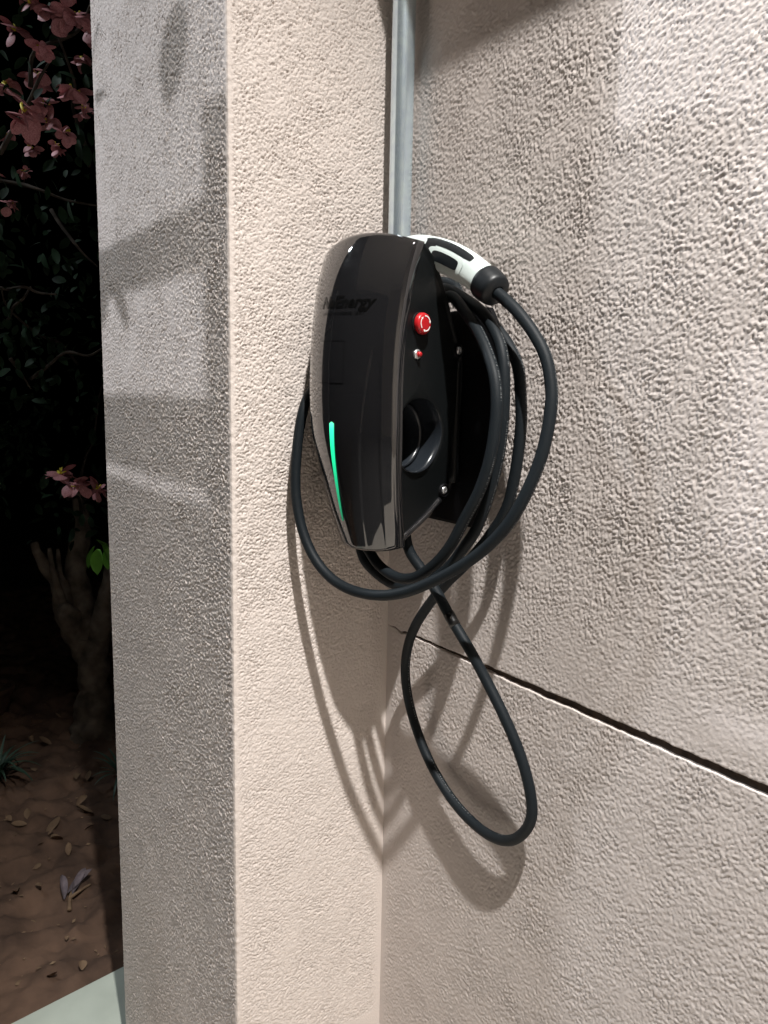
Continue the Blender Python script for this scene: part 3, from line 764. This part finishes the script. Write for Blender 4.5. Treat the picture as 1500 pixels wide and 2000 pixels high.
# blossoms: each a cluster of separate curved petals round yellow stamens
BLOSSOM= [((-1.332, -0.133, 2.345), 0.05), ((-1.426, -0.167, 2.394), 0.04), ((-1.296, -0.086, 2.333), 0.045), ((-1.465, -0.207, 2.452), 0.05), ((-1.266, -0.115, 2.39), 0.05), ((-1.277, -0.173, 2.232), 0.042), ((-1.277, -0.107, 2.146), 0.045), ((-1.285, -0.225, 2.075), 0.055), ((-1.428, -0.146, 2.149), 0.04), ((-1.33, -0.116, 2.066), 0.03), ((-1.394, -0.126, 2.042), 0.026), ((-1.718, -0.147, 2.043), 0.024), ((-1.727, -0.187, 1.943), 0.03), ((-1.554, -0.279, 1.991), 0.05), ((-1.8, -0.066, 1.123), 0.055), ((-1.711, -0.036, 1.088), 0.05), ((-1.723, 0.031, 1.075), 0.045), ((-1.44, -0.017, 2.371), 0.04), ((-1.673, -0.162, 2.413), 0.04), ((-1.565, -0.135, 2.263), 0.045), ((-1.553, -0.011, 2.33), 0.035), ((-1.548, -0.211, 2.214), 0.045), ((-1.583, -0.102, 2.154), 0.035), ((-1.419, -0.043, 2.156), 0.035), ((-1.649, -0.207, 2.115), 0.035), ((-1.716, -0.127, 2.111), 0.03)]
pm = leaf_mesh('petal_unit', M_bract, 1.0, 1.05, curl=0.5, fold=-0.22, n=7)
for bi, (c, r_) in enumerate(BLOSSOM):
    V = []; F = []
    for k in range(5):                                           # stamens
        q = len(V); d = Vector((random.gauss(0, 1), random.gauss(0, 1), random.gauss(.6, .5))).normalized() * r_ * .42
        sdv = d.orthogonal().normalized() * r_ * .05; s3 = d.cross(sdv).normalized() * r_ * .05
        V += [sdv, s3, -sdv, -s3, d + sdv, d + s3, d - sdv, d - s3]
        F += [(q, q + 1, q + 5, q + 4), (q + 1, q + 2, q + 6, q + 5), (q + 2, q + 3, q + 7, q + 6), (q + 3, q, q + 4, q + 7), (q + 4, q + 5, q + 6, q + 7)]
    V = [Vector(c) + Vector(v) for v in V]
    bo = mesh('blossom', V, F, M_stamen, tree)
    for k in range(12):
        po = bpy.data.objects.new('petal', pm); S.collection.objects.link(po); po.parent = bo
        el_ = random.uniform(-1.0, 0.9); az = k * 2.4 + random.uniform(-.4, .4)
        po.location = Vector(c) + Vector((random.gauss(0, .18), random.gauss(0, .18), random.gauss(0, .18))) * r_
        po.rotation_euler = (random.gauss(0, .5), el_, az)
        s2 = r_ * random.uniform(.75, 1.15); s2 *= .85; po.scale = (s2, s2 * random.uniform(.7, 1.1), s2)
# one bright fresh sprig
sp_c = np.array((-1.435, -0.045, 0.93))
gl = leaf_mesh('sprig_leaf', M_leafb, 0.075, 0.046, curl=.3, fold=.12)
for (dx, ry, rz_, s2) in (((0, 0, 0), 1.15, -0.9, 1.0), ((0.005, -0.012, .012), 1.0, -2.2, .95), ((0, .012, .014), .95, 0.8, .85), ((.01, .02, .0), 1.2, .2, .8), ((-.02, 0, .025), .5, 2.0, .8)):
    po = bpy.data.objects.new('sprig_leaf', gl); S.collection.objects.link(po); po.parent = tree
    po.location = Vector(sp_c) + Vector(dx) - Vector(tree.location); po.rotation_euler = (0, ry, rz_); po.scale = (s2,) * 3

# ---- strap-leaved plants on the soil
def strap_plant(name, c, n, length, wd, label):
    t0 = empty(name, c, label=label, cat='plant', group='strap-leaved plants on the soil')
    for k in range(n):
        az = k * 2.399 + random.uniform(-.3, .3); lean = random.uniform(.35, 1.35); ln = length * random.uniform(.65, 1.1)
        V = []; F = []; seg = 9
        for i in range(seg + 1):
            u = i / seg; a_ = lean * (0.25 + u * 1.1)
            x_ = ln * (u - .12 * u * u) * math.sin(min(a_, 1.75)); z_ = ln * u * math.cos(min(a_, 1.75)) + 0.01
            w2 = wd * (1 - u) ** .6 * .5 + .0004
            for s2 in (-1, 0, 1):
                V.append((x_ * math.cos(az) - s2 * w2 * math.sin(az), x_ * math.sin(az) + s2 * w2 * math.cos(az), max(z_, .004) + abs(s2) * w2 * .35))
        for i in range(seg):
            for j in range(2): F.append((i * 3 + j, i * 3 + j + 1, i * 3 + j + 4, i * 3 + j + 3))
        mesh('blade', V, F, M_strap, t0, world=False)
strap_plant('strap_plant', (-2.06, -0.27, -0.03), 34, .20, .016, 'dark clump of strap leaves at the photo\'s edge left of the trunk foot')
strap_plant('strap_plant', (-1.80, 0.10, -0.03), 16, .16, .017, 'small dark strap-leaved plant against the pilaster edge below the trunk')

# ---- clay pot half in the dark
pot = empty('clay_pot', (-2.74, -0.19, -0.035), label='brown clay pot on the soil at the photo\'s left edge', cat='pot')
an = np.linspace(0, 2 * math.pi, 40, endpoint=False)
def ringz(r_, z_): return np.stack([-2.74 + r_ * np.cos(an), -0.19 + r_ * np.sin(an), np.full(40, z_ - .035)], 1)
grid('pot_body', np.array([ringz(.05, 0), ringz(.058, .004), ringz(.076, .09), ringz(.080, .105)]), M_clay, pot, close=True)
grid('pot_rim', np.array([ringz(.080, .1052), ringz(.090, .107), ringz(.091, .130), ringz(.088, .133), ringz(.080, .132), ringz(.076, .10)]), M_clay, pot, close=True)
grid('pot_soil', np.array([ringz(.078, .112), ringz(.04, .118), ringz(.001, .120)]), M_soil, pot, close=True)

# ---- fallen leaves and a dry twig
DL = [[-2.477, 0.033], [-2.511, -0.059], [-2.294, -0.11], [-2.256, -0.05], [-2.106, -0.154], [-1.946, -0.015], [-1.899, 0.001], [-1.788, -0.22], [-1.736, -0.281], [-1.709, -0.239], [-1.655, -0.149], [-1.716, -0.078], [-1.652, -0.04], [-1.577, -0.012], [-1.562, -0.09], [-1.557, -0.201], [-1.538, -0.224], [-1.539, -0.163], [-1.43, -0.168], [-1.431, -0.255], [-1.343, -0.334], [-1.317, -0.281], [-1.198, -0.319], [-1.052, -0.26], [-0.945, -0.311], [-0.962, -0.397], [-0.93, -0.251]]
dms = [leaf_mesh('dry_leaf_unit', M_dry, .034, .017, curl=c_, fold=f_) for c_, f_ in ((-.35, .5), (.3, -.3), (-.2, .9))]
def soil_z(x_, y_):
    i = int(np.clip(round((x_ - xs[0]) / (xs[1] - xs[0])), 0, 299)); j = int(np.clip(round((y_ - ys[0]) / (ys[1] - ys[0])), 0, 319))
    return -0.028 + hz[j, i]
for i, (x_, y_) in enumerate(DL):
    o_ = bpy.data.objects.new('dry_leaf', dms[i % 3]); S.collection.objects.link(o_)
    o_.location = (x_, y_, soil_z(x_, y_) + .006); o_.rotation_euler = (random.uniform(-.4, .4), random.uniform(-.3, .3), random.uniform(0, 6.28))
    s2 = random.uniform(.7, 1.7) * (0.6 if x_ > -1.3 else 1); o_.scale = (s2 * random.uniform(.7, 1.1), s2 * random.uniform(.8, 1.6), s2 * 1.4)
    tagged(o_, 'small curled pale brown dry leaf fallen on the garden soil', 'leaf', 'dry leaves scattered on the soil')
V = []; F = []
for _ in range(420):
    x_ = random.uniform(-3.2, -.9); y_ = random.uniform(-.7, .6); z_ = soil_z(x_, y_) + .002; s2 = random.uniform(.003, .009); a_ = random.uniform(0, 6.28); q = len(V)
    for k in range(4):
        b_ = a_ + k * 1.57; rr = s2 * (1 if k % 2 else .45)
        V.append((x_ + rr * math.cos(b_), y_ + rr * math.sin(b_), z_ + random.uniform(0, .004)))
    F.append((q, q + 1, q + 2, q + 3))
tagged(mesh('leaf_litter', V, F, M_dry, smooth=False), label='fine bits of dry litter on the soil', cat='litter', kind='stuff')
tw = empty('dry_twig', (-1.26, -.20, -.02), label='forked dry twig with grey purple withered leaves on the soil', cat='twig')
T0 = np.array([-1.175, -.225, soil_z(-1.175, -.225) + .008])
tube('stalk', catmull([T0, T0 + (-.045, .012, .006), T0 + (-.085, .035, .010), T0 + (-.15, .075, .006)], 5), np.linspace(.006, .003, 16), 8, M_dry, tw, rough=.25)
tube('stalk', catmull([T0 + (-.045, .012, .006), T0 + (-.055, .045, .012), T0 + (-.075, .075, .006)], 5), np.linspace(.005, .003, 11), 8, M_dry, tw, rough=.25)
wl = leaf_mesh('withered_leaf', M_dryg, .10, .022, curl=-.10, fold=1.3)
for dx, rz_ in (((-.05, .02, .012), 2.55), ((-.06, .01, .012), 2.2), ((-.04, -.005, .01), 3.0)):
    o_ = bpy.data.objects.new('withered_leaf', wl); S.collection.objects.link(o_); o_.parent = tw
    o_.location = Vector(T0.tolist()) + Vector(dx) - Vector(tw.location); o_.rotation_euler = (random.uniform(-.3, .3), -.05, rz_)

# ---- unseen tree added so that its leaves dapple the light of the yard lamp
yt = empty('added_shade_tree', (-3.00, -1.75, -0.03), label='added leafy tree out of view that dapples the yard lamp light', cat='tree')
tube('trunk', catmull([(-3.00, -1.75, -.1), (-2.97, -1.70, .8), (-2.90, -1.6, 1.6), (-2.75, -1.45, 2.3)], 6), np.linspace(.07, .03, 19), 14, M_bark, yt, rough=.2)
LIMB = [((-2.77, -1.47, 2.2), (-1.55, -1.00, 2.28)), ((-2.85, -1.52, 2.05), (-1.75, -.98, 2.12)), ((-2.88, -1.6, 1.65), (-1.75, -.95, 1.92))]
cs = []
for a, b in LIMB:
    a = np.array(a); b = np.array(b)
    tube('limb', catmull([a, a + (b - a) * .3 + (0, 0, .05), a + (b - a) * .65 + (0, .03, .05), b], 6), np.linspace(.014, .003, 19), 8, M_bark, yt, rough=.2)
    for cl in range(5 if a[2] > 2.0 else 1):
        c0 = a + (b - a) * random.uniform(.45, 1.0) + np.array([random.gauss(0, .06) for _ in range(3)])
        for _ in range(7): cs.append(c0 + np.array([random.gauss(0, .07), random.gauss(0, .07), random.gauss(0, .06)]))
tagged(leaf_cloud('crown', cs, M_leaf, yt, 1.0, 1.8), kind='stuff')

# ---- unseen rails and panel added to break up the light of the yard lamp
M_blocker = mat('grey_blocker_paint', (0.10, 0.105, 0.11), 0.5, var=0.1, vscale=20)
gt = empty('added_light_blocker', (-1.85, -1.2, 0.0), label='added grey rails above a solid panel out of view that band the yard lamp light', cat='light blocker')
box('post', (-2.62, -1.235, -.05), (-2.55, -1.165, 2.12), M_blocker, gt, bevel=.004)
box('post', (-0.96, -1.235, -.05), (-0.89, -1.165, 2.12), M_blocker, gt, bevel=.004)
box('rail', (-2.549, -1.215, 2.003), (-0.961, -1.185, 2.043), M_blocker, gt, bevel=.003)
box('rail', (-2.549, -1.215, 1.830), (-0.961, -1.185, 1.892), M_blocker, gt, bevel=.003)
box('panel', (-2.549, -1.210, .08), (-0.961, -1.190, 1.806), M_blocker, gt, bevel=.003)
box('post', (-1.52, -1.245, 1.807), (-1.44, -1.216, 2.12), M_blocker, gt, bevel=.003)  # upright added to block the lamp's reflection in the charger cover
